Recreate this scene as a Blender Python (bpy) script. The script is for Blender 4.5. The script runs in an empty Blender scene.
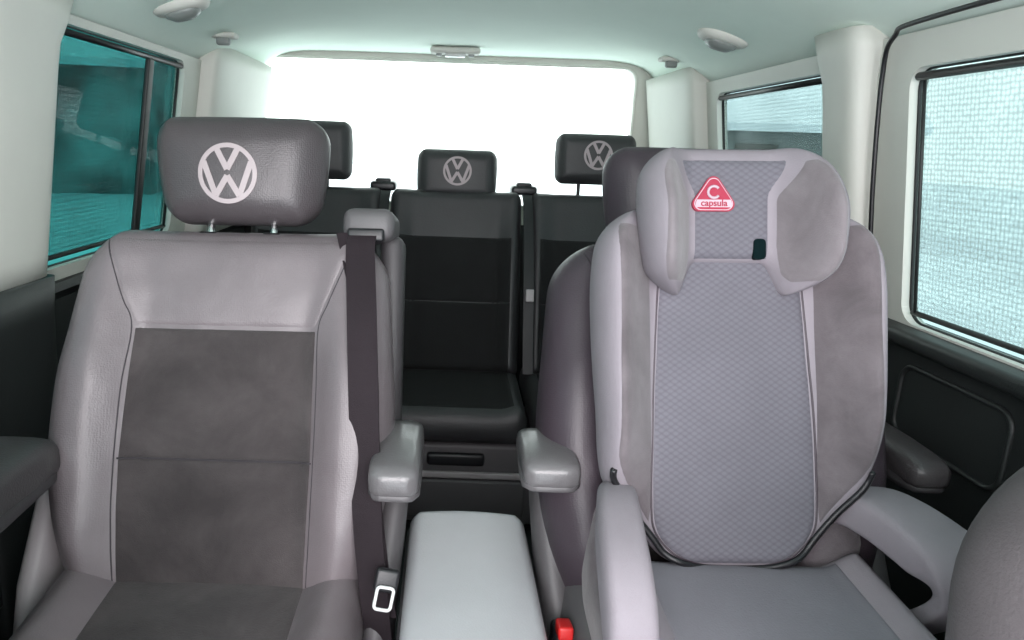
import bpy, bmesh, math, random
from mathutils import Vector, Matrix, Euler, noise
random.seed(4)
C = bpy.context.collection
R = math.radians
sc = bpy.context.scene
sc.view_settings.view_transform = 'Standard'
sc.view_settings.look = 'None'
sc.view_settings.exposure = 0.42

# ------------------------------------------------------------ materials
def nt(m):
    m.use_nodes = True
    return m.node_tree.nodes, m.node_tree.links
def mat(name, col, rough=0.5, metal=0.0, var=0.0, vs=8.0, bump=0.0, bs=200.0, kind='noise', sheen=0.0, spec=0.5, col2=None, coat=0.0, p0=.36, p1=.66, wr=0.0, ws=9.0):
    m = bpy.data.materials.new(name); N, L = nt(m)
    b = N['Principled BSDF']
    b.inputs['Base Color'].default_value = (*col, 1)
    b.inputs['Roughness'].default_value = rough
    b.inputs['Metallic'].default_value = metal
    b.inputs['Specular IOR Level'].default_value = spec
    b.inputs['Sheen Weight'].default_value = sheen
    b.inputs['Coat Weight'].default_value = coat
    tc = N.new('ShaderNodeTexCoord')
    if var > 0 or col2:
        n = N.new('ShaderNodeTexNoise'); n.inputs['Scale'].default_value = vs; n.inputs['Detail'].default_value = 8
        n.inputs['Roughness'].default_value = 0.62
        if col2: n.inputs['Distortion'].default_value = .4
        r = N.new('ShaderNodeValToRGB')
        r.color_ramp.elements[0].position = p0; r.color_ramp.elements[1].position = p1
        c2 = col2 or tuple(min(1, c*(1+var)) for c in col)
        c1 = col if col2 else tuple(c*(1-var) for c in col)
        r.color_ramp.elements[0].color = (*c1, 1); r.color_ramp.elements[1].color = (*c2, 1)
        L.new(tc.outputs['Object'], n.inputs['Vector']); L.new(n.outputs['Fac'], r.inputs['Fac'])
        last = r.outputs['Color']
        if kind == 'hex':
            last = (r, last)
        else:
            L.new(last, b.inputs['Base Color'])
    if bump > 0:
        bp = N.new('ShaderNodeBump'); bp.inputs['Strength'].default_value = bump; bp.inputs['Distance'].default_value = 0.002
        if kind == 'noise':
            t = N.new('ShaderNodeTexNoise'); t.inputs['Scale'].default_value = bs; t.inputs['Detail'].default_value = 3; o = t.outputs['Fac']
            L.new(tc.outputs['Object'], t.inputs['Vector'])
        elif kind == 'voro':
            t = N.new('ShaderNodeTexVoronoi'); t.inputs['Scale'].default_value = bs; o = t.outputs['Distance']
            t.inputs['Randomness'].default_value = 0.6
            L.new(tc.outputs['Object'], t.inputs['Vector'])
        elif kind == 'hex':
            sp = N.new('ShaderNodeSeparateXYZ'); cb = N.new('ShaderNodeCombineXYZ')
            sx = N.new('ShaderNodeMath'); sx.operation='MULTIPLY'; sx.inputs[1].default_value=.68
            L.new(tc.outputs['Object'], sp.inputs[0]); L.new(sp.outputs['X'], sx.inputs[0]); L.new(sx.outputs[0], cb.inputs['X']); L.new(sp.outputs['Z'], cb.inputs['Y'])
            mp = N.new('ShaderNodeMapping'); mp.inputs['Rotation'].default_value = (0,0,R(45))
            L.new(cb.outputs[0], mp.inputs['Vector'])
            t = N.new('ShaderNodeTexVoronoi'); t.voronoi_dimensions = '2D'; t.inputs['Scale'].default_value = bs; t.inputs['Randomness'].default_value = 0
            L.new(mp.outputs[0], t.inputs['Vector'])
            r2 = N.new('ShaderNodeValToRGB'); r2.color_ramp.elements[0].position=.25; r2.color_ramp.elements[1].position=.65
            r2.color_ramp.elements[0].color=(1.05,1.05,1.05,1); r2.color_ramp.elements[1].color=(.80,.80,.82,1)
            L.new(t.outputs['Distance'], r2.inputs['Fac'])
            mx = N.new('ShaderNodeMix'); mx.data_type='RGBA'; mx.blend_type='MULTIPLY'; mx.inputs[0].default_value=1
            L.new(last[1], mx.inputs[6]); L.new(r2.outputs['Color'], mx.inputs[7]); L.new(mx.outputs[2], b.inputs['Base Color'])
            inv = N.new('ShaderNodeMath'); inv.operation='SUBTRACT'; inv.inputs[0].default_value=1; L.new(t.outputs['Distance'], inv.inputs[1]); o = inv.outputs[0]
        L.new(o, bp.inputs['Height'])
        if wr > 0:
            n3 = N.new('ShaderNodeTexNoise'); n3.inputs['Scale'].default_value = ws; n3.inputs['Detail'].default_value = 1.5; n3.inputs['Distortion'].default_value = .8
            L.new(tc.outputs['Object'], n3.inputs['Vector'])
            b3 = N.new('ShaderNodeBump'); b3.inputs['Strength'].default_value = wr; b3.inputs['Distance'].default_value = .02
            L.new(n3.outputs['Fac'], b3.inputs['Height']); L.new(b3.outputs['Normal'], bp.inputs['Normal'])
        L.new(bp.outputs['Normal'], b.inputs['Normal'])
    return m
M = {}
M['leather'] = mat('leather_grey', (.140,.120,.128), .38, var=.09, vs=5, bump=.2, bs=320, kind='voro', wr=.28, ws=7)
M['leather_dark'] = mat('leather_plum_grey', (.044,.033,.042), .46, var=.08, vs=5, bump=.18, bs=320, kind='voro', wr=.2, ws=7)
M['leather_head'] = mat('leather_headrest', (.062,.053,.057), .38, var=.08, vs=5, bump=.22, bs=320, kind='voro', wr=.2, ws=8)
M['suede'] = mat('suede_charcoal', (.024,.0195,.0203), .95, bump=.5, bs=500, vs=7, col2=(.056,.047,.048), sheen=.12, p0=.36, p1=.66)
M['suede_kid'] = mat('suede_mauve', (.080,.068,.074), .95, bump=.3, bs=500, vs=14, col2=(.145,.125,.136), sheen=.2, p0=.3, p1=.7)
M['suede_wing'] = mat('suede_headrest_wing', (.115,.099,.107), .95, bump=.3, bs=500, vs=14, col2=(.175,.155,.166), sheen=.2, p0=.3, p1=.7)
M['fabric_kid'] = mat('fabric_light_mauve', (.220,.197,.220), .85, var=.06, vs=6, bump=.3, bs=600)
M['fabric_hex'] = mat('fabric_honeycomb', (.120,.114,.134), .85, var=.10, vs=4, bump=.45, bs=150, kind='hex')
M['fabric_seat'] = mat('fabric_child_cushion', (.165,.160,.182), .9, var=.08, vs=4, bump=.3, bs=300)
M['seam'] = mat('seam_dark', (.03,.025,.03), .8, var=.1)
M['black'] = mat('black_plastic', (.010,.010,.012), .4, bump=.2, bs=400, var=.1)
M['black_cloth'] = mat('black_upholstery', (.003,.003,.0034), .9, var=.3, vs=9, bump=.4, bs=400)
M['front_cloth'] = mat('front_seat_dark', (.016,.016,.018), .8, var=.2, vs=9, bump=.4, bs=400)
M['front_grey'] = mat('front_seat_grey', (.070,.060,.064), .9, var=.12, vs=9, bump=.3, bs=350)
M['rear_leather'] = mat('rear_seat_leather', (.028,.028,.030), .5, var=.1, bump=.2, bs=240, kind='voro')
M['belt'] = mat('belt_webbing', (.018,.013,.016), .8, var=.1, bump=.5, bs=700, spec=.2)
M['plastic'] = mat('plastic_grey', (.085,.080,.084), .5, var=.05, bump=.2, bs=500)
M['plastic_md'] = mat('plastic_mid_grey', (.042,.039,.042), .55, var=.05, bump=.2, bs=500)
M['plastic_dk'] = mat('plastic_dark_grey', (.014,.0165,.0165), .5, var=.08, vs=3, bump=.25, bs=500)
M['plastic_lt'] = mat('plastic_light_grey', (.36,.33,.34), .45, var=.04, bump=.15, bs=500)
M['console'] = mat('console_lid_grey', (.40,.40,.42), .34, var=.05, vs=4, bump=.2, bs=420)
M['armpad'] = mat('armrest_leather', (.105,.100,.104), .30, var=.08, bump=.15, bs=300, kind='voro', coat=.15)
M['armpad_dk'] = mat('armrest_leather_dark', (.050,.046,.048), .38, var=.08, bump=.2, bs=300, kind='voro')
M['trim'] = mat('pillar_trim', (.57,.575,.53), .55, var=.03, vs=3, bump=.1, bs=500)
M['ceil'] = mat('headliner', (.80,.91,.83), .9, var=.02, vs=3, bump=.3, bs=600)
M['carpet'] = mat('carpet', (.03,.03,.032), .95, var=.3, vs=30, bump=.6, bs=300)
M['chrome'] = mat('steel', (.7,.7,.7), .2, metal=1, var=.02)
M['emblem'] = mat('emblem_silver', (.36,.305,.315), .5, var=.03)
M['red'] = mat('badge_red', (.30,.008,.038), .4, var=.05)
M['redbtn'] = mat('buckle_red', (.5,.015,.015), .4, var=.05)
M['white'] = mat('badge_white', (.45,.34,.39), .5, var=.02)
M['tealp'] = mat('teal_plastic', (.0008,.007,.008), .9, var=.1, spec=.1)
M['lamp'] = mat('lamp_lens', (.55,.57,.56), .25, var=.03)
M['lampdk'] = mat('lamp_grey', (.20,.22,.21), .4, var=.03)
M['snow'] = mat('snow', (.80,.84,.88), .95, var=.16, vs=.25)
M['wood'] = mat('shed_boards', (.14,.15,.15), .9, var=.3, vs=3)
M['woodl'] = mat('barn_boards', (.30,.32,.32), .9, var=.75, vs=.8)
M['bark'] = mat('bark', (.05,.045,.04), .9, var=.3, vs=9)

def glass(name, tint, spec=0.06):
    m = bpy.data.materials.new(name); N, L = nt(m)
    N.remove(N['Principled BSDF'])
    out = N['Material Output']
    t = N.new('ShaderNodeBsdfTransparent'); t.inputs['Color'].default_value = (*tint,1)
    g = N.new('ShaderNodeBsdfGlossy'); g.inputs['Roughness'].default_value = .02
    x = N.new('ShaderNodeMixShader'); x.inputs[0].default_value = spec
    L.new(t.outputs[0], x.inputs[1]); L.new(g.outputs[0], x.inputs[2]); L.new(x.outputs[0], out.inputs['Surface'])
    return m
M['glass_teal'] = glass('glass_teal_tinted', (.018,.115,.107))
M['glass_clear'] = glass('glass_pale', (.265,.355,.345), .04)
M['glass_rear'] = glass('glass_rear', (.93,.99,.95), .04)
def meshmat(name, col, dens, scale, lo=.7, hi=1.3, st=.3):
    m = bpy.data.materials.new(name); N, L = nt(m)
    b = N['Principled BSDF']; b.inputs['Base Color'].default_value = (*col,1); b.inputs['Roughness'].default_value = .8
    tc = N.new('ShaderNodeTexCoord'); v = N.new('ShaderNodeTexVoronoi'); v.voronoi_dimensions='2D'
    v.inputs['Scale'].default_value = scale; v.inputs['Randomness'].default_value = .25
    sp = N.new('ShaderNodeSeparateXYZ'); cb = N.new('ShaderNodeCombineXYZ')
    L.new(tc.outputs['Object'], sp.inputs[0]); L.new(sp.outputs['Y'], cb.inputs['X']); L.new(sp.outputs['Z'], cb.inputs['Y'])
    mr = N.new('ShaderNodeMapRange'); mr.inputs['From Min'].default_value=.1; mr.inputs['From Max'].default_value=.6
    mr.inputs['To Min'].default_value=dens*lo; mr.inputs['To Max'].default_value=dens*hi
    n2 = N.new('ShaderNodeTexNoise'); n2.inputs['Scale'].default_value=3; n2.inputs['Detail'].default_value=3
    ad = N.new('ShaderNodeMath'); ad.operation='MULTIPLY_ADD'; ad.inputs[1].default_value=st; ad.inputs[2].default_value=-st/2
    s2 = N.new('ShaderNodeMath'); s2.operation='ADD'; s2.use_clamp=True
    tr = N.new('ShaderNodeBsdfTransparent'); x = N.new('ShaderNodeMixShader')
    L.new(cb.outputs[0], v.inputs['Vector']); L.new(v.outputs['Distance'], mr.inputs[0])
    L.new(tc.outputs['Object'], n2.inputs['Vector']); L.new(n2.outputs['Fac'], ad.inputs[0])
    L.new(mr.outputs[0], s2.inputs[0]); L.new(ad.outputs[0], s2.inputs[1]); L.new(s2.outputs[0], x.inputs[0])
    L.new(tr.outputs[0], x.inputs[1]); L.new(b.outputs[0], x.inputs[2]); L.new(x.outputs[0], N['Material Output'].inputs['Surface'])
    return m
M['blind'] = meshmat('sunblind_mesh', (.15,.21,.20), .34, 118, .45, 1.55, .3)
M['blind_dk'] = meshmat('sunblind_mesh_dark', (.006,.035,.033), .42, 105, .45, 1.55, .6)

# ------------------------------------------------------------ mesh helpers
def mk(name, vs, fs, m, parent=None, loc=(0,0,0), rot=(0,0,0), smooth=True):
    me = bpy.data.meshes.new(name)
    me.from_pydata([tuple(v) for v in vs], [], fs)
    bm = bmesh.new(); bm.from_mesh(me)
    bmesh.ops.remove_doubles(bm, verts=bm.verts, dist=1e-6)
    bmesh.ops.recalc_face_normals(bm, faces=bm.faces)
    bm.to_mesh(me); bm.free()
    if m: me.materials.append(m)
    if smooth:
        for p in me.polygons: p.use_smooth = True
    o = bpy.data.objects.new(name, me); C.objects.link(o)
    o.parent = parent; o.location = loc; o.rotation_euler = rot
    return o
def warp(o, f):
    for v in o.data.vertices: v.co = Vector(f(*v.co))
    return o
def empty(name, loc, label, cat, group=None):
    o = bpy.data.objects.new(name, None); C.objects.link(o); o.location = loc
    o.empty_display_size = .1
    tag(o, label, cat, group); return o
def tag(o, label, cat, group=None):
    o['label'] = label; o['category'] = cat
    if group: o['group'] = group
    return o
def struct(o, label=None):
    o['kind'] = 'structure'
    if label: o['label'] = label
    return o
def ss(a, b, x):
    if a == b: return 1.0 if x > a else 0.0
    t = min(max((x-a)/(b-a), 0), 1); return t*t*(3-2*t)
def key(ks, x):
    if x <= ks[0][0]: return ks[0][1]
    if x >= ks[-1][0]: return ks[-1][1]
    n = len(ks)
    for i in range(n-1):
        x0,y0 = ks[i]; x1,y1 = ks[i+1]
        if x <= x1:
            t = (x-x0)/(x1-x0)
            m0 = (y1-ks[i-1][1])/(x1-ks[i-1][0]) if i>0 else (y1-y0)/(x1-x0)
            m1 = (ks[i+2][1]-y0)/(ks[i+2][0]-x0) if i<n-2 else (y1-y0)/(x1-x0)
            h=x1-x0
            return (2*t**3-3*t*t+1)*y0+(t**3-2*t*t+t)*h*m0+(-2*t**3+3*t*t)*y1+(t**3-t*t)*h*m1
def rnd(e, r):
    e = min(max(e/r, 0), 1); return math.sqrt(max(0, 1-(1-e)**2))
def corner(h, H, rt, rb=0.0):
    d = 0
    if rt and h > H-rt: d += rt*(1-math.sqrt(max(0,1-((h-(H-rt))/rt)**2)))
    if rb and h < rb: d += rb*(1-math.sqrt(max(0,1-((rb-h)/rb)**2)))
    return d
def surf(hw,H,tf,tb,r):
    def f(x,h):
        hh=min(max(h,0),H); xl,xr=hw(hh); e=min(x-xl,xr-x,H-h,h); k=rnd(e,r); a=tf(x,h); b=tb(x,h); mid=(a+b)/2
        return mid+(a-mid)*k
    return f
def wob(a,s,seed=0):
    return lambda x,h: a*noise.noise(Vector((x*s+seed,h*s*.8,seed*1.7)))
def pillow(name, hw, H, tf, tb, r, m, parent=None, loc=(0,0,0), rot=(0,0,0), nx=44, nh=44):
    V=[]; F=[]; fr={}; bk={}
    for j in range(nh+1):
        v=(1-math.cos(math.pi*j/nh))/2; h=v*H; xl,xr=hw(h)
        for i in range(nx+1):
            u=(1+math.sin(math.pi*(i/nx-.5)))/2; x=xl+(xr-xl)*u
            e=min(x-xl, xr-x, H-h, h)
            k=rnd(e,r); a=tf(x,h); b=tb(x,h); mid=(a+b)/2
            bd = i in (0,nx) or j in (0,nh)
            if bd:
                V.append((x,-mid,h)); fr[i,j]=bk[i,j]=len(V)-1
            else:
                V.append((x,-(mid+(a-mid)*k),h)); fr[i,j]=len(V)-1
                V.append((x,-(mid+(b-mid)*k),h)); bk[i,j]=len(V)-1
    for j in range(nh):
        for i in range(nx):
            F.append((fr[i,j],fr[i+1,j],fr[i+1,j+1],fr[i,j+1]))
            F.append((bk[i,j],bk[i,j+1],bk[i+1,j+1],bk[i+1,j]))
    return mk(name,V,F,m,parent,loc,rot)
def patch(name, hw, h0, h1, tf, m, parent=None, loc=(0,0,0), rot=(0,0,0), puff=.009, re=.016, nx=30, nh=30, sink=.006):
    V=[];F=[]
    for j in range(nh+1):
        v=(1-math.cos(math.pi*j/nh))/2; h=h0+v*(h1-h0); xl,xr=hw(h)
        for i in range(nx+1):
            u=(1+math.sin(math.pi*(i/nx-.5)))/2; x=xl+(xr-xl)*u
            e=min(x-xl,xr-x,h1-h,h-h0)
            V.append((x,-(tf(x,h)-sink+puff*rnd(e,re)),h))
    for j in range(nh):
        for i in range(nx):
            a=j*(nx+1)+i; F.append((a,a+1,a+nx+2,a+nx+1))
    return mk(name,V,F,m,parent,loc,rot)
def rbox(name, size, r, m, parent=None, loc=(0,0,0), rot=(0,0,0), seg=4, taper=None):
    bm=bmesh.new(); bmesh.ops.create_cube(bm,size=1)
    for v in bm.verts:
        v.co = Vector((v.co.x*size[0],v.co.y*size[1],v.co.z*size[2]))
        if taper and v.co.z>0: v.co.x*=taper[0]; v.co.y*=taper[1]
    bmesh.ops.bevel(bm,geom=bm.edges[:],offset=r,segments=seg,profile=.5,affect='EDGES')
    me=bpy.data.meshes.new(name); bm.to_mesh(me); bm.free(); me.materials.append(m)
    for p in me.polygons: p.use_smooth=True
    o=bpy.data.objects.new(name,me); C.objects.link(o); o.parent=parent; o.location=loc; o.rotation_euler=rot
    return o
def loft(name, secs, m, parent=None, loc=(0,0,0), rot=(0,0,0), n=28, ex=2.6):
    V=[];F=[]
    for c,a,b,U,W in secs:
        c=Vector(c);U=Vector(U).normalized();W=Vector(W).normalized()
        for k in range(n):
            t=2*math.pi*k/n; cu,su=math.cos(t),math.sin(t)
            V.append(c+U*(a*math.copysign(abs(cu)**(2/ex),cu))+W*(b*math.copysign(abs(su)**(2/ex),su)))
    for j in range(len(secs)-1):
        for k in range(n):
            F.append((j*n+k,j*n+(k+1)%n,(j+1)*n+(k+1)%n,(j+1)*n+k))
    F.append(tuple(range(n))[::-1]); F.append(tuple(range((len(secs)-1)*n,len(secs)*n)))
    return mk(name,V,F,m,parent,loc,rot)
def spline(pts, n=8):
    out=[]; P=[Vector(p) for p in pts]
    for i in range(len(P)-1):
        p0=P[max(i-1,0)];p1=P[i];p2=P[i+1];p3=P[min(i+2,len(P)-1)]
        for k in range(n):
            t=k/n
            out.append(.5*((2*p1)+(-p0+p2)*t+(2*p0-5*p1+4*p2-p3)*t*t+(-p0+3*p1-3*p2+p3)*t**3))
    out.append(P[-1]); return out
def tube(name, pts, r, m, parent=None, loc=(0,0,0), rot=(0,0,0), n=10, closed=False, r2=None):
    P=[Vector(p) for p in pts]; V=[];F=[]; L=len(P); prev=None
    for i,p in enumerate(P):
        if closed: t=P[(i+1)%L]-P[i-1]
        else: t=P[min(i+1,L-1)]-P[max(i-1,0)]
        t.normalize()
        if prev is None:
            a=Vector((0,0,1)) if abs(t.z)<.9 else Vector((1,0,0)); u=t.cross(a).normalized()
        else: u=(prev-t*prev.dot(t)).normalized()
        prev=u; w=t.cross(u)
        rr = r if r2 is None else r+(r2-r)*i/(L-1)
        for k in range(n):
            g=2*math.pi*k/n; V.append(p+(u*math.cos(g)+w*math.sin(g))*rr)
    for i in range(L if closed else L-1):
        for k in range(n):
            j=(i+1)%L; F.append((i*n+k,i*n+(k+1)%n,j*n+(k+1)%n,j*n+k))
    if not closed: F.append(tuple(range(n))); F.append(tuple(range((L-1)*n,L*n)))
    return mk(name,V,F,m,parent,loc,rot)
def strap(name, pts, w, th, m, parent=None, loc=(0,0,0), lat=(1,0,0), lat2=None):
    P=spline(pts,8); V=[];F=[]; la=Vector(lat).normalized(); lb=Vector(lat2 or lat).normalized(); n=len(P)
    for i,p in enumerate(P):
        lt=(la*(1-i/(n-1))+lb*(i/(n-1))).normalized()
        t=(P[min(i+1,n-1)]-P[max(i-1,0)]).normalized(); nn=t.cross(lt).normalized()
        for a,b in ((-1,-1),(1,-1),(1,1),(-1,1)): V.append(p+lt*a*w/2+nn*b*th/2)
    for i in range(len(P)-1):
        for k in range(4): F.append((i*4+k,i*4+(k+1)%4,i*4+4+(k+1)%4,i*4+4+k))
    F.append((0,1,2,3)); l=len(P)*4; F.append((l-4,l-3,l-2,l-1))
    return mk(name,V,F,m,parent,loc,(0,0,0),smooth=False)
def stroke(V,F,pts,w,yf,t=.0018):
    for a,b in zip(pts[:-1],pts[1:]):
        a=Vector(a);b=Vector(b);d=(b-a).normalized();nn=Vector((-d.y,d.x))*w/2
        q=[a-nn,b-nn,b+nn,a+nn]; i=len(V)
        for p in q: V.append((p.x,yf(p.x,p.y)-t,p.y))
        for p in q: V.append((p.x,yf(p.x,p.y)+.001,p.y))
        F += [(i,i+1,i+2,i+3),(i,i+4,i+5,i+1),(i+1,i+5,i+6,i+2),(i+2,i+6,i+7,i+3),(i+3,i+7,i+4,i)]
def emblem(parent, tf, cx, cz, rad, loc=(0,0,0)):
    V=[];F=[]; yf=lambda x,z: -tf(x,z)
    n=48; w=.195
    for k in range(n):
        g0=2*math.pi*k/n
        for rr in (1.0,.85):
            x=cx+rad*rr*math.cos(g0); z=cz+rad*rr*math.sin(g0)
            V.append((x,yf(x,z)-.0018,z)); V.append((x,yf(x,z)+.001,z))
    for k in range(n):
        a=k*4;b=((k+1)%n)*4
        F += [(a,b,b+2,a+2),(a,a+1,b+1,b),(a+2,b+2,b+3,a+3)]
    s=lambda L:[(cx+rad*x,cz+rad*z) for x,z in L]
    stroke(V,F,s([(-.37,.84),(0,.13)]),rad*w,yf); stroke(V,F,s([(0,.13),(.37,.84)]),rad*w,yf)
    stroke(V,F,s([(-.80,.38),(-.40,-.74)]),rad*w,yf); stroke(V,F,s([(-.40,-.74),(0,-.08)]),rad*w,yf)
    stroke(V,F,s([(0,-.08),(.40,-.74)]),rad*w,yf); stroke(V,F,s([(.40,-.74),(.80,.38)]),rad*w,yf)
    me=bpy.data.meshes.new('emblem'); me.from_pydata(V,[],F); me.materials.append(M['emblem'])
    o=bpy.data.objects.new('emblem',me); C.objects.link(o); o.parent=parent; o.location=loc
    o['label']='round silver carmaker emblem with interlocked letters'
    return o
def rrect(y0,y1,z0,z1,r,ns=8,na=8):
    pts=[]
    def line(a,b):
        for k in range(ns): t=k/ns; pts.append((a[0]+(b[0]-a[0])*t,a[1]+(b[1]-a[1])*t,None))
    def arc(cx,cy,g0,cn):
        for k in range(na): g=g0+math.pi/2*k/na; pts.append((cx+r*math.cos(g),cy+r*math.sin(g),cn))
    line((y0+r,z0),(y1-r,z0)); arc(y1-r,z0+r,-math.pi/2,(1,0))
    line((y1,z0+r),(y1,z1-r)); arc(y1-r,z1-r,0,(1,1))
    line((y1-r,z1),(y0+r,z1)); arc(y0+r,z1-r,math.pi/2,(0,1))
    line((y0,z1-r),(y0,z0+r)); arc(y0+r,z0+r,math.pi,(0,0))
    return pts
def ring_outer(p, inn, out, idx, ns=8, na=8):
    y0,y1,z0,z1=inn; Y0,Y1,Z0,Z1=out
    if p[2] is not None and idx%(ns+na)!=ns: return ((Y1 if p[2][0] else Y0),(Z1 if p[2][1] else Z0))
    side=idx//(ns+na)
    return [(p[0],Z0),(Y1,p[1]),(p[0],Z1),(Y0,p[1])][side]

# ------------------------------------------------------------ camera
cam=bpy.data.objects.new('camera',bpy.data.cameras.new('camera')); C.objects.link(cam)
cam.data.lens=36*700/1024; cam.data.sensor_width=36; cam.data.shift_x=72/1024
cam.data.clip_start=.02
cam.matrix_world=Matrix.Translation((0,0,1.15))@Matrix.Rotation(R(76),4,'X')@Matrix.Rotation(R(2),4,'Z')
sc.camera=cam

# ------------------------------------------------------------ van shell
XC=.04; YF=-.05; YR=2.75; SILL=.858; TOP=1.362
def wx(z):
    if z<=SILL: return .82
    return .82-(z-SILL)/(1.34-SILL)*.075
def side_ring(name, side, inn, out, r, m, th=.03):
    pts=rrect(*inn,r); V=[];F=[]; n=len(pts)
    for k,p in enumerate(pts):
        o=ring_outer(p,inn,out,k)
        for (y,z) in ((p[0],p[1]),o):
            V.append((XC+side*wx(z),y,z))
        V.append((XC+side*(wx(p[1])+th),p[0],p[1]))
        V.append((XC+side*(wx(o[1])+th),o[0],o[1]))
    for k in range(n):
        a=k*4;b=((k+1)%n)*4
        F+=[(a,a+1,b+1,b),(a,b,b+2,a+2),(a+2,b+2,b+3,a+3)]
    return struct(mk(name,V,F,m,smooth=False))
def side_loop(side, inn, r, off=0.0):
    return [(XC+side*(wx(p[1])-off),p[0],p[1]) for p in rrect(*inn,r)]
def pane(name, side, inn, r, m, off):
    V=side_loop(side,inn,r,-off); n=len(V)
    return mk(name,V,[tuple(range(n))],m,smooth=False)
WIN={('L',0):(.05,1.08,.89,1.31),('L',1):(1.32,1.98,.885,1.345),('R',0):(.0,1.275,.862,1.305),('R',1):(1.50,2.16,.90,1.325)}
for side,nm in ((-1,'wall_left'),(1,'wall_right')):
    V=[];F=[]
    prof=[(.82,0),(.82,.30),(.80,.33),(.80,.50),(.82,.54),(.82,.82),(.805,.84),(.81,SILL-.002),(.83,SILL),(.87,SILL),(.87,0)]
    for y in (YF,YR):
        for a,z in prof: V.append((XC+side*a,y,z))
    k=len(prof)
    for i in range(k): F.append((i,(i+1)%k,k+(i+1)%k,k+i))
    F.append(tuple(range(k)));F.append(tuple(range(k,2*k)))
    struct(mk(nm,V,F,M['plastic_dk'],smooth=False),'dark plastic lower side lining of the van')
nwin=1
for side,c in ((-1,'L'),(1,'R')):
    cells=[(YF,1.25),(1.25,YR)] if side<0 else [(YF,1.35),(1.35,YR)]
    for q in (0,1):
        inn=WIN[c,q]; out=(cells[q][0],cells[q][1],SILL,TOP); rr=.035
        o=side_ring('trim_%d'%(nwin+20),side,inn,out,rr,M['trim']); o['label']='light grey plastic lining around a side window'
        s=tube('trim_%d'%(nwin+30),side_loop(side,inn,rr,-.018),.0035,M['plastic_dk'],closed=True); struct(s,'black rubber window seal')
        g=pane('window_%d'%nwin,side,inn,rr,M['glass_teal'] if side<0 else M['glass_clear'],.025)
        struct(g,'tinted side window glass'); nwin+=1
def pillar(name, side, y0, y1, z0=SILL, z1=1.385, d=.05, m=None, fl=.3, ex=3.2, ft=.25):
    secs=[]
    for k in range(13):
        t=k/12; z=z0+(z1-z0)*t
        wdn=(y1-y0)/2*(1+fl*ss(.8,1,t))
        secs.append(((XC+side*(wx(z)-.0),(y0+y1)/2,z),d*(1+ft*ss(.8,1,t)),wdn,(1,0,0),(0,1,0)))
    return struct(loft(name,secs,m or M['trim'],n=40,ex=ex),'roof pillar lining')
pillar('trim_1',-1,1.10,1.315,z0=.885,d=.032,ex=5)
pillar('trim_2',1,1.37,1.50,d=.045,ex=4)
pillar('trim_3',-1,2.10,2.735,d=.055,ex=7,fl=.0,ft=.0,z1=1.405)
pillar('trim_4',1,2.24,2.735,d=.055,ex=7,fl=.0,ft=.0,z1=1.405)
pillar('trim_11',-1,1.08,1.32,z0=.0,z1=.885,d=.038,m=M['plastic_dk'],fl=0,ex=5)
pts=spline([(XC+.71,YF,1.372),(XC+.71,.6,1.372),(XC+.71,1.18,1.370),(XC+.722,1.29,1.357),(XC+.74,1.335,1.30),(XC+.765,1.345,1.1),(XC+.80,1.345,.86)],8)
struct(tube('trim_5',pts,.0042,M['black']),'black rubber door seal')
def cz(a,y=0): return 1.475-.115*(abs(a)/.76)**(4+9*ss(2.1,2.7,y))
V=[];F=[];nx=60;ny=40
for j in range(ny+1):
    y=YF+(YR+.02-YF)*j/ny
    for i in range(nx+1):
        a=-.78+1.56*i/nx
        V.append((XC+a,y,cz(a,y)))
for j in range(ny):
    for i in range(nx):
        a=j*(nx+1)+i;F.append((a,a+1,a+nx+2,a+nx+1))
o=struct(mk('ceiling',V,F,M['ceil']),'pale mint-grey fabric headliner')
md=o.modifiers.new('s','SOLIDIFY'); md.thickness=.04; md.offset=1
inn=(-.70,.70,.93,1.452); out=(XC-.83,XC+.83,SILL,1.50)
pts=rrect(*inn,.05); V=[];F=[]
for k,p in enumerate(pts):
    o=ring_outer(p,inn,out,k)
    V+=[(p[0],YR,p[1]),(o[0],YR,o[1]),(p[0],YR+.05,p[1]),(o[0],YR+.05,o[1])]
for k in range(len(pts)):
    a=k*4;b=((k+1)%len(pts))*4;F+=[(a,a+1,b+1,b),(a,b,b+2,a+2),(a+2,b+2,b+3,a+3)]
struct(mk('wall_rear',V,F,M['trim'],smooth=False),'light grey tailgate lining around the rear window')
V=[(p[0],YR+.04,p[1]) for p in pts]
struct(mk('window_5',V,[tuple(range(len(V)))],M['glass_rear'],smooth=False),'bright rear window glass')
struct(tube('trim_6',[(p[0],YR-.003,p[1]) for p in pts],.006,M['trim'],closed=True),'rear window edge trim')
struct(rbox('trim_7',(1.66,.05,SILL),.01,M['plastic_dk'],loc=(XC,YR+.025,SILL/2)),'dark lower tailgate lining')
struct(rbox('floor',(1.74,YR-YF+.05,.04),.005,M['carpet'],loc=(XC,(YR+YF)/2,-.02)),'dark carpeted van floor')
def relief(name, side, inn, r, m, rad=.006):
    struct(tube(name,[(XC+side*(.819),p[0],p[1]) for p in rrect(*inn,r)],rad,m,closed=True),'moulded edge in the side lining')
relief('trim_8',1,(.98,1.24,.66,.79),.03,M['plastic_dk'],.005)
relief('trim_9',1,(.70,.93,.66,.79),.03,M['plastic_dk'],.005)
struct(rbox('trim_10',(.05,1.4,.03),.01,M['plastic_dk'],loc=(XC+.805,.75,.843)),'dark sill ledge under the side window')
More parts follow.
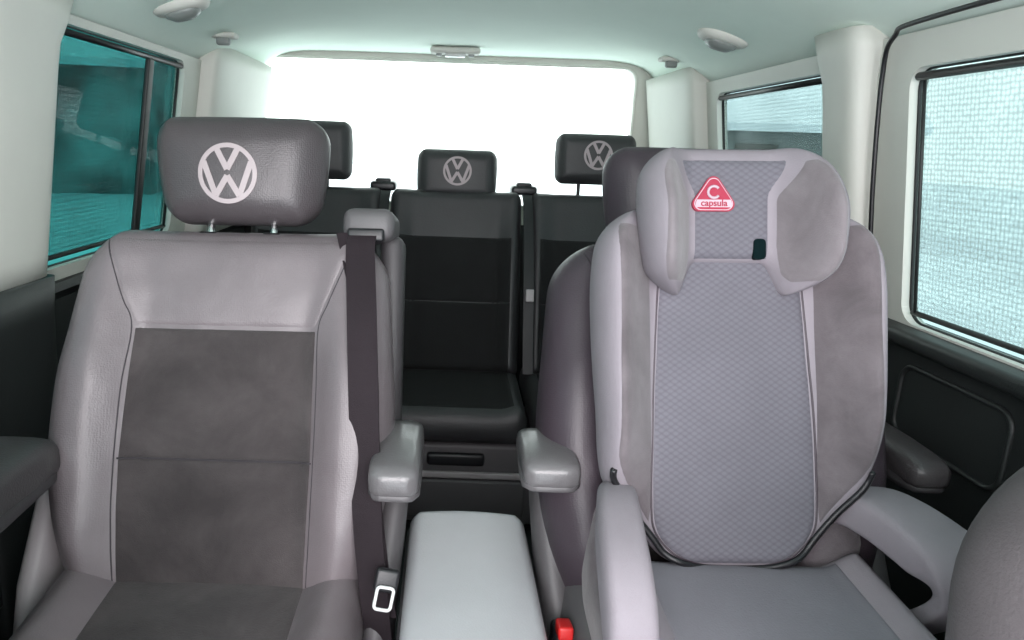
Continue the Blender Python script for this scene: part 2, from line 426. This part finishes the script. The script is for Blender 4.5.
def blind(side, inn, m, label, frac=1.0):
    e=empty('sunblind',(XC+side*.80,(inn[0]+inn[1])/2,inn[2]),label,'sunblind','window sunblinds')
    ox,oy,oz=e.location
    y0,y1,z0,z1=inn; z1-=.014; zb=z1-(z1-z0-.02)*frac
    V=[];F=[];n=10
    for j in range(n+1):
        z=zb+(z1-zb)*j/n
        for y in (y0+.02,y1-.02): V.append((XC+side*(wx(z)+.012)-ox,y-oy,z-oz))
    for j in range(n): F.append((2*j,2*j+1,2*j+3,2*j+2))
    mk('blind_mesh',V,F,m,e,smooth=False)
    tube('blind_rail',[(XC+side*(wx(z1)+.006)-ox,y0+.015-oy,z1-oz),(XC+side*(wx(z1)+.006)-ox,y1-.015-oy,z1-oz)],.007,M['black'],e)
    tube('bottom_bar',[(XC+side*(wx(zb)+.012)-ox,y0+.015-oy,zb-oz),(XC+side*(wx(zb)+.012)-ox,y1-.015-oy,zb-oz)],.005,M['plastic_dk'],e)
    tube('side_hem',[(XC+side*(wx(z)+.010)-ox,y1-.024-oy,z-oz) for z in (zb,(zb+z1)/2,z1)],.0030,M['plastic_dk'],e)
blind(1,WIN['R',0],M['blind'],'grey mesh roller sunblind drawn over the side window')
blind(1,WIN['R',1],M['blind'],'grey mesh roller sunblind drawn over the side window')
blind(-1,WIN['L',1],M['blind_dk'],'dark mesh roller sunblind on the teal side window')
struct(rbox('trim_12',(.012,.03,.44),.004,M['plastic_dk'],loc=(XC-.785,1.76,1.11),rot=(0,R(9),0)),'dark upright dividing the side glass')

# ------------------------------------------------------------ captain seats
def captain(cx, label, ml, mh, arms, rot=(0,0,0), belt=True, hd_off=(0,0), kc=.93):
    e=empty('captain_seat',(cx,.80,0),label,'seat','single seats of the second row')
    e.rotation_euler=rot
    H=.63
    W=[(0,.222),(.1,.25),(.22,.274),(.32,.279),(.45,.270),(.56,.260),(.63,.252)]
    hw=lambda h:(-(key(W,h)-corner(h,H,.090,.03)),key(W,h)-corner(h,H,.090,.03))
    w1=wob(.0045,8,cx); w2=wob(.0015,25,cx+3)
    def tf(x,h):
        b=ss(.125,.205,abs(x))*(1-.70*ss(.36,.60,h))*(.55+.45*ss(0,.15,h))
        return .05+.05*b+.012*math.sin(math.pi*min(h/.45,1))-.05*max(0,(h-.52))+w1(x,h)+w2(x,h)
    tb=lambda x,h:-.065
    bl=(0,.20,.40); br=(R(-20),0,0)
    pillow('backrest',hw,H,tf,tb,.060,ml,e,bl,br,nx=80,nh=70)
    sf=surf(hw,H,tf,tb,.060)
    def q(xa,xb,h0,h1): return lambda h:(-(xa+(xb-xa)*(h-h0)/(h1-h0)),(xa+(xb-xa)*(h-h0)/(h1-h0)))
    o=patch('back_panel',q(.148,.155,.0,.247),.004,.247,sf,M['suede'],e,bl,br,puff=.010,re=.012); o['label']='charcoal suede lower back panel'
    o=patch('back_panel',q(.155,.150,.243,.457),.243,.457,sf,M['suede'],e,bl,br,puff=.010,re=.012); o['label']='charcoal suede upper back panel'
    patch('shoulder_panel',q(.150,.212,.456,.612),.456,.612,sf,ml,e,bl,br,puff=.008,sink=.006)
    for s in (-1,1):
        P=[(s*x,h) for x,h in ((.150,.004),(.155,.12),(.158,.245),(.157,.36),(.153,.457),(.168,.50),(.191,.56),(.208,.603))]
        tube('seam',[(p.x,-(sf(p.x,p.z)-.0010),p.z) for p in spline([(x,0,h) for x,h in P],8)],.0015,M['seam'],e,bl,br,n=8)
    tube('seam',[(x,-(sf(x,.245)+.0005),.245) for x in [-.154+.308*k/30 for k in range(31)]],.0016,M['seam'],e,bl,br,n=8)
    rbox('back_shell',(.44,.05,.56),.02,M['plastic'],e,(0,.20+.118+.052,.40+.27),br)
    HH=.186
    Wh=[(0,.128),(.05,.141),(.12,.150),(.186,.150)]
    hh=lambda h:(-(key(Wh,h)-corner(h,HH,.045,.04)),key(Wh,h)-corner(h,HH,.045,.04))
    w3=wob(.003,14,cx+5)
    tfh=lambda x,h:.058-.9*x*x-.6*(h-.10)**2-.10*max(0,x-.085)
    hd=pillow('headrest',hh,HH,lambda x,h:tfh(x,h)+w3(x,h)*ss(.05,.08,abs(x)),lambda x,h:-.055,.05,mh,e,(-.002+hd_off[0],.435,1.001+hd_off[1]),(R(-8),0,0))
    emblem(hd,tfh,-.009,.085,.050)
    for s in (-1,1):
        tube('headrest_post',[(s*.055+hd_off[0],.405,.955),(s*.055+hd_off[0],.437,1.03)],.0065,M['chrome'],e)
        rbox('post_guide',(.032,.03,.012),.005,M['black'],e,(s*.055+hd_off[0],.413,.984),br)
    D=.56
    hc=lambda h:(-(.245-corner(h,D,.03,.06)),.245-corner(h,D,.03,.06))
    def tc(x,h): return .055+.04*ss(.13,.2,abs(x))*ss(.0,.2,h)-.02*ss(.2,0,h)+w1(x,h)
    cr=(R(-90+4),0,0); cl=(0,-.32,.375)
    cs=surf(hc,D,tc,lambda x,h:-.06,.045)
    pillow('seat_cushion',hc,D,tc,lambda x,h:-.06,.045,ml if belt else M['plastic'],e,cl,cr)
    patch('cushion_panel',lambda h:(-.15,.15),.06,.304,cs,M['suede'],e,cl,cr,puff=.012)
    patch('cushion_panel',lambda h:(-.15,.15),.300,.55,cs,M['suede'],e,cl,cr,puff=.012)
    rbox('seat_base',(.40,.42,.20),.03,M['plastic_dk'],e,(0,0,.20),taper=(1.08,1.1))
    for s in (-1,1):
        rbox('floor_rail',(.05,.55,.05),.008,M['black'],e,(s*.17,0,.075),taper=(.7,1))
        rbox('foot',(.07,.52,.05),.008,M['plastic_dk'],e,(s*.17,0,.026))
        k=kc if s<0 else .93
        if s<0 and belt: k=1.0
        secs=[((k*s*.268,.30,.24),.02,.05,(1,0,0),(0,1,0)),((k*s*.272,.26,.27),.026,.12,(1,0,0),(0,1,0)),((k*s*.278,.22,.36),.028,.13,(1,0,0),(0,1,0)),
              ((k*s*.288,.235,.46),.027,.09,(1,0,0),(0,1,0)),((k*s*.30,.30,.56),.024,.06,(1,0,0),(0,1,0)),((k*s*.305,.325,.62),.016,.045,(1,0,0),(0,1,0))]
        loft('side_cover',secs,M['plastic_lt'] if (s<0 and belt) else M['plastic'],e)
    for (ax,yf,yn,az,hwid,hth,ma) in arms:
        L=yf-yn; secs=[]
        for t,fa,fb in ((0,.55,.5),(.02,.80,.78),(.06,.94,.95),(.2,.98,1),(.6,1,1),(.8,1,.98),(.91,.96,.92),(.97,.84,.74),(1,.5,.4)):
            secs.append(((ax,yf-L*t,az+.004*math.sin(math.pi*t)),hwid*fa,hth*fb,(1,0,0),(0,0,1)))
        loft('armrest',secs,ma,e,ex=3.6)
        secs=[((ax,yf-L*t,az-hth*.75),hwid*fa,hth*.5*fb,(1,0,0),(0,0,1)) for t,fa,fb in ((.02,.8,.6),(.1,.9,1),(.5,1,1),(.85,1,.9),(.95,.8,.6),(.985,.5,.3))]
        loft('armrest_shell',secs,M['plastic'] if ma!=M['armpad_dk'] else M['plastic_md'],e,ex=4)
        hy=max(yf-.03,.30)
        loft('armrest_hinge',[((ax*.93,hy,az-.02),.03,.03,(0,1,0),(0,0,1)),((ax*.78,hy,az-.02),.03,.03,(0,1,0),(0,0,1))],M['plastic_dk'],e,ex=2)
    if belt:
        rbox('belt_guide',(.088,.10,.054),.018,M['plastic'],e,(.226,.43,1.004),(R(-14),0,R(-3)))
        rbox('belt_slot',(.062,.02,.022),.005,M['black'],e,(.222,.378,.996),(R(-14),0,0))
        rbox('belt_tower',(.042,.07,.40),.018,M['plastic_md'],e,(.262,.405,.79),(R(-14),0,0))
        strap('belt_strap',[(.222,.39,1.003),(.216,.355,.985),(.226,.285,.90),(.236,.222,.79),(.243,.185,.68),(.252,.145,.58),(.264,.120,.48),(.270,.13,.40)],.048,.003,M['belt'],e,lat=(1,.05,0),lat2=(1,-.5,0))
        strap('belt_strap',[(.190,.372,1.0),(.200,.352,.97),(.228,.290,.88),(.242,.232,.77),(.246,.196,.66),(.262,.150,.55),(.280,.125,.45)],.034,.003,M['belt'],e,lat=(1,.3,0),lat2=(1,-.1,0))
        tg=rbox('belt_tongue',(.036,.014,.034),.006,M['black'],e,(.284,.100,.530),(R(-20),R(14),R(8)))
        pr=rrect(-.012,.012,-.027,.004,.005,4,4)
        tube('tongue_plate',[(p[0],0,p[1]) for p in pr],.0025,M['lamp'],tg,(0,-.010,-.012),closed=True)
        tube('lever',[(-.235,-.14,.30),(-.275,-.17,.31)],.012,M['black'],e)
    else:
        rbox('belt_buckle',(.028,.04,.12),.01,M['black'],e,(-.250,.09,.41),(R(-10),0,0))
        o=rbox('buckle_button',(.022,.032,.020),.004,M['redbtn'],e,(-.250,.075,.478),(R(-10),0,0)); o['label']='red release button'
        strap('belt_strap',[(-.256,.10,.36),(-.262,.12,.28),(-.26,.15,.24)],.035,.003,M['belt'],e,lat=(0,1,0))
    return e
captain(-.342,'grey leather captain seat with charcoal suede panels and shoulder belt',M['leather'],M['leather_head'],
    [(-.286,.195,-.12,.672,.068,.034,M['armpad_dk']),(.290,.33,.125,.664,.039,.027,M['armpad'])],(0,R(-.9),R(-1)))
captain(.445,'plum-grey leather captain seat carrying a child booster',M['leather_dark'],M['leather_dark'],
    [(-.270,.29,.14,.680,.044,.023,M['armpad']),(.325,.45,.19,.676,.033,.026,M['armpad_dk'])],belt=False,hd_off=(-.014,-.026),kc=.85)

# ------------------------------------------------------------ child booster seat
e=empty('child_seat',(.435,.72,.45),'light mauve high-back child booster with suede wings and red badge','child seat')
H=.53
Wk=[(0,.066),(.018,.100),(.05,.128),(.085,.155),(.13,.186),(.235,.197),(.385,.204),(.46,.199),(.53,.180)]
hk=lambda h:(-(key(Wk,h)-corner(h,H,.06)),key(Wk,h)-corner(h,H,.06))
wk=wob(.004,12,8)
def tk(x,h):
    w=ss(.106,.182,abs(x))*ss(.04,.24,h)*(1-.35*ss(.44,.54,h))
    return .012+.074*w+wk(x,h)
tkb=lambda x,h:-.05
kl=(0,.90-.72,.566-.45); kr=(R(-18),R(-1.5),0)
pillow('seat_back',hk,H,tk,tkb,.028,M['fabric_kid'],e,kl,kr,nx=80,nh=60)
sk=surf(hk,H,tk,tkb,.028)
Wc=[(.010,.045),(.022,.080),(.05,.110),(.09,.119),(.3,.113),(.5,.098)]
pc=lambda h:(-key(Wc,h),key(Wc,h))
patch('back_panel',pc,.010,.5,sk,M['fabric_hex'],e,kl,kr,puff=.010,nx=40,nh=50)
for s in (-1,1):
    def f(h,s=s):
        c=corner(h-.055,.445,.03,.06); a,b=.116+c*.2,.181-.048*ss(.18,.06,h)-c*.4
        return (a,b) if s>0 else (-b,-a)
    patch('wing_panel',f,.055,.50,sk,M['suede_kid'],e,kl,kr,puff=.008,sink=.005,nx=24,nh=50)
P=[(-key(Wc,h),h) for h in (.48,.4,.3,.2,.1,.06,.03,.016)]+[(-.03,.008),(0,.007),(.03,.008)]+[(key(Wc,h),h) for h in (.016,.03,.06,.1,.2,.3,.4,.48)]
tube('piping',[(p.x,-(sk(p.x,p.z)-.0006),p.z) for p in spline([(x,0,h) for x,h in P],6)],.0018,M['leather_dark'],e,kl,kr,n=8)
P=[(-(key(Wk,h)-.010),h) for h in (.15,.13,.085,.05,.024)]+[(-.062,.010),(-.035,.006),(0,.005),(.035,.006),(.062,.010)]+[((key(Wk,h)-.010),h) for h in (.024,.05,.085,.13,.15)]
tube('edge_piping',[(p.x,-(sk(p.x,p.z)+.004),p.z) for p in spline([(x,0,h) for x,h in P],6)],.0050,M['black'],e,kl,kr,n=8)
Hh=.22
def ofs(h,d=0):
    return (-h*math.sin(R(1.5)), kl[1]+h*math.sin(R(18))-d*math.cos(R(18)), kl[2]+h*math.cos(R(18))-d*math.sin(R(18)))
Wn=[(0,.108),(.04,.130),(.09,.139),(.15,.140),(.22,.130)]
hn=lambda h:(-(key(Wn,h)-corner(h,Hh,.060,.045)),key(Wn,h)-corner(h,Hh,.060,.045))
def tn(x,h):
    w=ss(.054,.120,abs(x))
    return .012+.096*w*(1-.50*ss(.11,.22,h))*(.78+.22*ss(0,.07,h))
def notch(x,y,z):
    b=.050*(1-ss(.048,.080,abs(x)))
    k=z/Hh
    return (x,y,z+b*(1-k)**1.5)
hl=ofs(.408,.020); hl=(hl[0]-.004,hl[1],hl[2])
hd=warp(pillow('headrest',hn,Hh,tn,lambda x,h:-.03,.040,M['fabric_kid'],e,hl,(R(-15),R(-1.5),0),nx=90,nh=60),notch)
hd['label']='adjustable winged child headrest'
sn=surf(hn,Hh,tn,lambda x,h:-.03,.040)
warp(patch('headrest_panel',lambda h:(-.058-.022*ss(.13,.20,h),.058+.022*ss(.13,.20,h)),.004,.203,sn,M['fabric_hex'],hd,puff=.008,nx=40),notch)
for s in (-1,1):
    def f(h,s=s):
        c=corner(h-.018,.176,.05,.045); a,b=.060+c*.2+.022*ss(.13,.19,h),.122-c*.5
        return (a,b) if s>0 else (-b,-a)
    warp(patch('headrest_wing',f,.018,.194,sn,M['suede_wing'],hd,puff=.0070,sink=.005,nx=40,nh=50,re=.010),notch)
def rtri(sz):
    P=[]
    for k in range(3):
        g=math.pi/2+k*2*math.pi/3; c=(sz*.62*math.cos(g)*1.15, sz*.62*math.sin(g))
        for j in range(9):
            a=g-math.pi/3+2*math.pi/3*j/8; P.append((c[0]+sz*.32*math.cos(a),c[1]+sz*.32*math.sin(a)))
    return P
def plate(name,P,t0,t1,m,parent,cx,cz_):
    n=len(P); V=[(cx+p[0],-t1,cz_+p[1]) for p in P]+[(cx+p[0],-t0,cz_+p[1]) for p in P]
    F=[tuple(range(n)),tuple(range(n,2*n))]+[(k,(k+1)%n,n+(k+1)%n,n+k) for k in range(n)]
    return mk(name,V,F,m,parent,smooth=False)
bx,bz=-.028,.144; q=.84
o=plate('badge',rtri(.0385*q),.010,.0180,M['red'],hd,bx,bz); o['label']='triangular red and white badge'
plate('badge_rim',rtri(.0355*q),.012,.0186,M['white'],hd,bx,bz)
plate('badge_face',rtri(.0335*q),.012,.0192,M['red'],hd,bx,bz)
def text(name,s,size,m,parent,loc,sx=1):
    cu=bpy.data.curves.new(name,'FONT'); cu.body=s; cu.size=size; cu.align_x='CENTER'; cu.align_y='CENTER'; cu.extrude=.0004; cu.offset=.0002
    ob=bpy.data.objects.new(name,cu); C.objects.link(ob)
    dg=bpy.context.evaluated_depsgraph_get(); me=bpy.data.meshes.new_from_object(ob.evaluated_get(dg))
    bpy.data.objects.remove(ob); me.materials.clear(); me.materials.append(m)
    o=bpy.data.objects.new(name,me); C.objects.link(o); o.parent=parent; o.location=loc; o.rotation_euler=(R(90),0,0); o.scale=(sx,1,1)
    return o
P=[(x*q,z*q) for x,z in [(-.030,-.0175),(.030,-.0175),(.031,-.011),(.029,-.0045),(-.029,-.0045),(-.031,-.011)]]
plate('badge_band',P,.012,.0197,M['white'],hd,bx,bz)
text('lettering','capsula',.0158*q,M['red'],hd,(bx,-.0203,bz-.0108*q),1.0)
n=24; rg=[(.0100*q*math.cos(R(40+280*k/n)),.0100*q*math.sin(R(40+280*k/n))) for k in range(n+1)]
tube('lettering',[(bx+p[0],-.0198,bz+.0085*q+p[1]) for p in rg],.0020,M['white'],hd,n=8)
o=plate('belt_slot',[(p[0],p[1]) for p in rrect(-.009,.009,-.015,.015,.006,4,4)],.0,.0150,M['tealp'],hd,.040,.070); o['label']='dark teal belt slot'
D=.44
hb=lambda h:(-(.195-corner(h,D,.03,.09)),.195-corner(h,D,.03,.09))
tbk=lambda x,h:.055+.03*ss(.12,.18,abs(x))-.025*ss(.12,0,h)
bl=(.01,.50-.72,.495-.45); brr=(R(-90+3),0,0)
pillow('booster_base',hb,D,tbk,lambda x,h:-.055,.035,M['fabric_kid'],e,bl,brr)
patch('booster_cushion',lambda h:(-.145,.145),.04,.415,surf(hb,D,tbk,lambda x,h:-.055,.035),M['fabric_seat'],e,bl,brr,puff=.014,re=.03)
def sweep(name,pts,fa,fb,m,ex=3):
    path=spline(pts,6); secs=[]; L=len(path)
    for i,p in enumerate(path):
        t=(path[min(i+1,L-1)]-path[max(i-1,0)]).normalized(); U=Vector((1,0,0)); W=t.cross(U).normalized()
        f=i/(L-1); k=rnd(min(i,L-1-i)+.25,4)
        secs.append((p,fa(f)*k,fb(f)*k,U,W))
    return loft(name,secs,m,e,ex=ex,n=36)
for s in (-1,1):
    if s>0:
        sweep('armrest',[(.190,.26,.178),(.200,.225,.203),(.213,.18,.209),(.227,.13,.205),(.238,.090,.195),(.244,.068,.172),(.240,.075,.138),(.226,.105,.095),(.208,.145,.050)],
              lambda f:.050-.022*ss(.48,.75,f), lambda f:.029-.016*ss(.48,.64,f), M['fabric_kid'],ex=5)
        sweep('armrest_base',[(.160,.235,.185),(.165,.25,.11),(.175,.21,.030),(.192,.14,.005),(.205,.06,.004),(.205,-.03,.004),(.190,-.13,-.005)],
              lambda f:.046, lambda f:.044, M['suede_kid'],ex=3.6)
    else:
        x=lambda v: -v+.018
        sweep('armrest',[(x(.175),.235,.175),(x(.188),.20,.203),(x(.200),.15,.212),(x(.208),.10,.207),(x(.213),.05,.192),(x(.214),.015,.165),(x(.212),.0,.130),(x(.206),.0,.09),(x(.20),.0,.05),(x(.195),.0,.02)],
              lambda f:.028*(1+.10*math.sin(math.pi*f)), lambda f:.036-.006*ss(.55,.75,f), M['fabric_kid'],ex=3.6)
        sweep('armrest_base',[(x(.170),.215,.19),(x(.182),.235,.13),(x(.190),.19,.072),(x(.192),.11,.062),(x(.195),.03,.058),(x(.19),-.06,.04),(x(.18),-.15,.01)],
              lambda f:.036, lambda f:.044+.008*math.sin(math.pi*f), M['suede_kid'])

# ------------------------------------------------------------ rear bench
e=empty('rear_bench',(XC,2.10,0),'dark three-seat rear bench with leather edges and black panels','bench')
BR=(R(-17),0,0)
for bx_,hr,hx in ((-.457,.068,-.026),(0,0,0),(.457,.065,0)):
    H=.61
    hwb=lambda h:(-(.218-corner(h,H,.035,.02)),.218-corner(h,H,.035,.02))
    tfb=lambda x,h:.05+.03*ss(.13,.19,abs(x))*(1-.6*ss(.35,.55,h))
    bl=(bx_,.10,.42)
    pillow('backrest',hwb,H,tfb,lambda x,h:-.06,.035,M['rear_leather'],e,bl,BR)
    sb=surf(hwb,H,tfb,lambda x,h:-.06,.035)
    patch('back_panel',lambda h:(-.185,.185),.01,.2375,sb,M['black_cloth'],e,bl,BR,re=.012)
    patch('back_panel',lambda h:(-.185,.185),.2325,.45,sb,M['black_cloth'],e,bl,BR,re=.012)
    HH=.165 if bx_>=0 else .19
    hh=lambda h:(-(.130+.004*math.sin(h*18)-corner(h,HH,.03,.03)),.130+.004*math.sin(h*18)-corner(h,HH,.03,.03))
    tfh=lambda x,h:.05-.6*x*x
    hd=pillow('headrest',hh,HH,tfh,lambda x,h:-.045,.04,M['rear_leather'],e,(bx_+hx,.285,.974+hr-(.0 if bx_>=0 else .015)),(R(-6),0,0))
    emblem(hd,tfh,0,.092,.047)
    for s in (-1,1): tube('headrest_post',[(bx_+hx+s*.05,.275,.93),(bx_+hx+s*.05,.29,1.03+hr)],.006,M['plastic_md'],e)
    D=.42
    hcb=lambda h:(-(.222-corner(h,D,.02,.04)),.222-corner(h,D,.02,.04))
    tcb=lambda x,h:.05+.015*ss(.14,.2,abs(x))
    cl=(bx_,-.24,.37)
    pillow('seat_cushion',hcb,D,tcb,lambda x,h:-.06,.04,M['rear_leather'],e,cl,(R(-87),0,0))
    patch('cushion_panel',lambda h:(-.185,.185),.03,.39,surf(hcb,D,tcb,lambda x,h:-.06,.04),M['black_cloth'],e,cl,(R(-87),0,0))
for x in (-.245,.225):
    rbox('belt_guide',(.085,.09,.030),.01,M['black'],e,(x,.30,1.013))
    rbox('belt_guide_top',(.05,.05,.014),.006,M['black'],e,(x,.29,1.031))
strap('belt_strap',[(.232,.245,1.0),(.235,.20,.95),(.238,.10,.75),(.240,.03,.55),(.242,-.0,.46)],.032,.003,M['black'],e)
strap('belt_strap',[(-.232,.245,1.0),(-.235,.20,.95),(-.238,.10,.75),(-.240,.03,.55),(-.242,-.0,.46)],.032,.003,M['black'],e)
rbox('belt_tongue',(.026,.012,.04),.004,M['plastic_lt'],e,(.240,.06,.70),(R(-17),0,0))
rbox('storage_box',(1.30,.34,.26),.015,M['plastic'],e,(0,-.02,.17))
rbox('drawer',(.40,.02,.12),.008,M['plastic'],e,(.03,-.195,.13))
rbox('drawer_handle',(.17,.02,.04),.01,M['black'],e,(.02,-.197,.255))
rbox('drawer_trim',(.42,.014,.02),.005,M['plastic_lt'],e,(.03,-.197,.205))
for s in (-1,1): rbox('foot',(.08,.5,.04),.008,M['black'],e,(s*.5,0,.02))

# ------------------------------------------------------------ centre console
e=empty('centre_console',(.062,.86,0),'light grey folding table console between the two seats','console')
rbox('console_body',(.17,.56,.46),.02,M['plastic'],e,(0,.0,.232))
def hwl(h): return (-(.103-corner(h,.60,.03,.04)),.103-corner(h,.60,.03,.04))
pillow('lid',hwl,.60,lambda x,h:.026-.7*x*x,lambda x,h:-.02,.018,M['console'],e,(0,-.30,.484),(R(-90),0,0))
tube('lid_edge',[(x,y,.472) for x,y in [(p[0],p[1]) for p in rrect(-.103,.103,-.30,.302,.035)]],.005,M['plastic_md'],e,closed=True)
rbox('cup_slot',(.02,.10,.012),.004,M['black'],e,(-.092,.16,.455))

# ------------------------------------------------------------ front seats (edges)
def front_seat(cx,y,z0,Hs,hwid,m,label,rot):
    e=empty('front_seat',(cx,y-.2,0),label,'seat','front seats')
    hw=lambda h:(-(hwid+.015*math.sin(math.pi*h/Hs)-corner(h,Hs,.12,.03)),hwid+.015*math.sin(math.pi*h/Hs)-corner(h,Hs,.12,.03))
    tf=lambda x,h:.05+.03*ss(.1,.18,abs(x))
    pillow('backrest',hw,Hs,tf,lambda x,h:-.06,.06,m,e,(0,.2-(Hs)*math.sin(R(rot)),z0),(R(-rot),0,0))
    hc=lambda h:(-(hwid-corner(h,.4,.03,.06)),hwid-corner(h,.4,.03,.06))
    pillow('seat_cushion',hc,.40,lambda x,h:.06,lambda x,h:-.06,.05,m,e,(0,-.36,.42),(R(-87),0,0))
    rbox('seat_base',(.32,.34,.34),.03,M['plastic_dk'],e,(0,-.14,.17))
front_seat(.610,.48,.40,.568,.208,M['front_grey'],'grey front seat seen at its shoulder',14)
front_seat(-.535,.46,.40,.54,.205,M['front_cloth'],'black upholstered front seat near the door',12)

# ------------------------------------------------------------ ceiling fittings
def dome(loc,label,rotz,s=1):
    e=empty('reading_lamp',loc,label,'lamp','ceiling reading lamps'); e.rotation_euler=(0,0,rotz)
    secs=[((0,0,z),a*s,b*s,(1,0,0),(0,1,0)) for z,a,b in ((.012,.062,.045),(.0,.062,.045),(-.008,.056,.04),(-.012,.045,.032))]
    loft('housing',secs,M['trim'],e)
    secs=[((0,0,z),a*s,b*s,(1,0,0),(0,1,0)) for z,a,b in ((-.008,.04,.03),(-.018,.036,.026),(-.026,.022,.016),(-.028,.006,.004))]
    loft('lens',secs,M['lampdk'],e)
    return e
for x,y in ((-.58,1.62),(.655,1.80)):
    o=dome((x,y,cz(x-XC)-.004),'round pale grey ceiling reading lamp',0)
    o.rotation_euler=(0,R(14)*(1 if x>0 else -1),0)
e=empty('ceiling_lamp',(.02,2.52,1.468),'long pale ceiling lamp above the rear bench','lamp')
rbox('housing',(.17,.055,.022),.010,M['trim'],e,(0,0,-.006))
rbox('lens',(.07,.035,.012),.005,M['lamp'],e,(0,0,-.02)); rbox('switch',(.02,.02,.01),.003,M['lampdk'],e,(.055,0,-.019)); rbox('switch',(.02,.02,.01),.003,M['lampdk'],e,(-.055,0,-.019))
for x,y in ((-.60,1.98),(.68,2.28)):
    e=empty('coat_hook',(x,y,cz(x-XC,y)-.004),'small grey plastic ceiling hook','hook','ceiling hooks')
    rbox('plate',(.07,.045,.014),.006,M['trim'],e); rbox('hook_tab',(.035,.02,.022),.006,M['lampdk'],e,(0,-.005,-.014))

# ------------------------------------------------------------ outside
g=mk('snow_ground',[(-40,-20,-.45),(40,-20,-.45),(40,60,-.45),(-40,60,-.45)],[(0,1,2,3)],M['snow'],smooth=False)
g['label']='flat snow-covered yard around the van'; g['category']='snow'; g['kind']='stuff'
def shed(loc,L,W,Hh,rz,label,mw):
    e=empty('shed',loc,label,'building'); e.rotation_euler=(0,0,rz)
    V=[(-L/2,-W/2,0),(L/2,-W/2,0),(L/2,W/2,0),(-L/2,W/2,0),(-L/2,-W/2,Hh),(L/2,-W/2,Hh),(L/2,W/2,Hh),(-L/2,W/2,Hh),(-L/2,0,Hh+W*.3),(L/2,0,Hh+W*.3)]
    mk('walls',V,[(0,1,5,4),(1,2,6,9,5),(2,3,7,6),(3,0,4,8,7)],mw,e,smooth=False)
    a=.3
    V=[(-L/2-a,-W/2-a,Hh-.1),(L/2+a,-W/2-a,Hh-.1),(L/2+a,0,Hh+W*.3+.05),(-L/2-a,0,Hh+W*.3+.05),(L/2+a,W/2+a,Hh-.1),(-L/2-a,W/2+a,Hh-.1)]
    o=mk('roof',V,[(0,1,2,3),(3,2,4,5)],M['snow'],e,smooth=False); md=o.modifiers.new('s','SOLIDIFY'); md.thickness=.22
    rbox('door',(1.0,.08,1.9),.02,M['bark'],e,(-L*.2,-W/2-.03,.95)); rbox('window',(1.2,.08,.8),.02,M['bark'],e,(L*.2,-W/2-.03,1.2))
shed((9.2,20,-.45),5,4,2.5,R(-12),'dark board shed with thick snow on its roof',M['wood'])
shed((-17.5,21,-.45),18,6,3.6,R(10),'weathered board barn with snow on its roof',M['woodl'])

# ------------------------------------------------------------ light
w=bpy.data.worlds.new('world'); sc.world=w; w.use_nodes=True
N=w.node_tree.nodes; L=w.node_tree.links
bg=N['Background']; bg.inputs['Color'].default_value=(.93,.98,1.0,1); bg.inputs['Strength'].default_value=3.2
def area(name,loc,rot,sx,sy,p,col=(1,1,1)):
    l=bpy.data.lights.new(name,'AREA'); l.shape='RECTANGLE'; l.size=sx; l.size_y=sy; l.energy=p; l.color=col
    o=bpy.data.objects.new(name,l); C.objects.link(o); o.location=loc; o.rotation_euler=rot; return o
area('windscreen_daylight',(.04,-.9,1.38),(R(90),0,0),1.6,.9,36,(1,.92,.95))
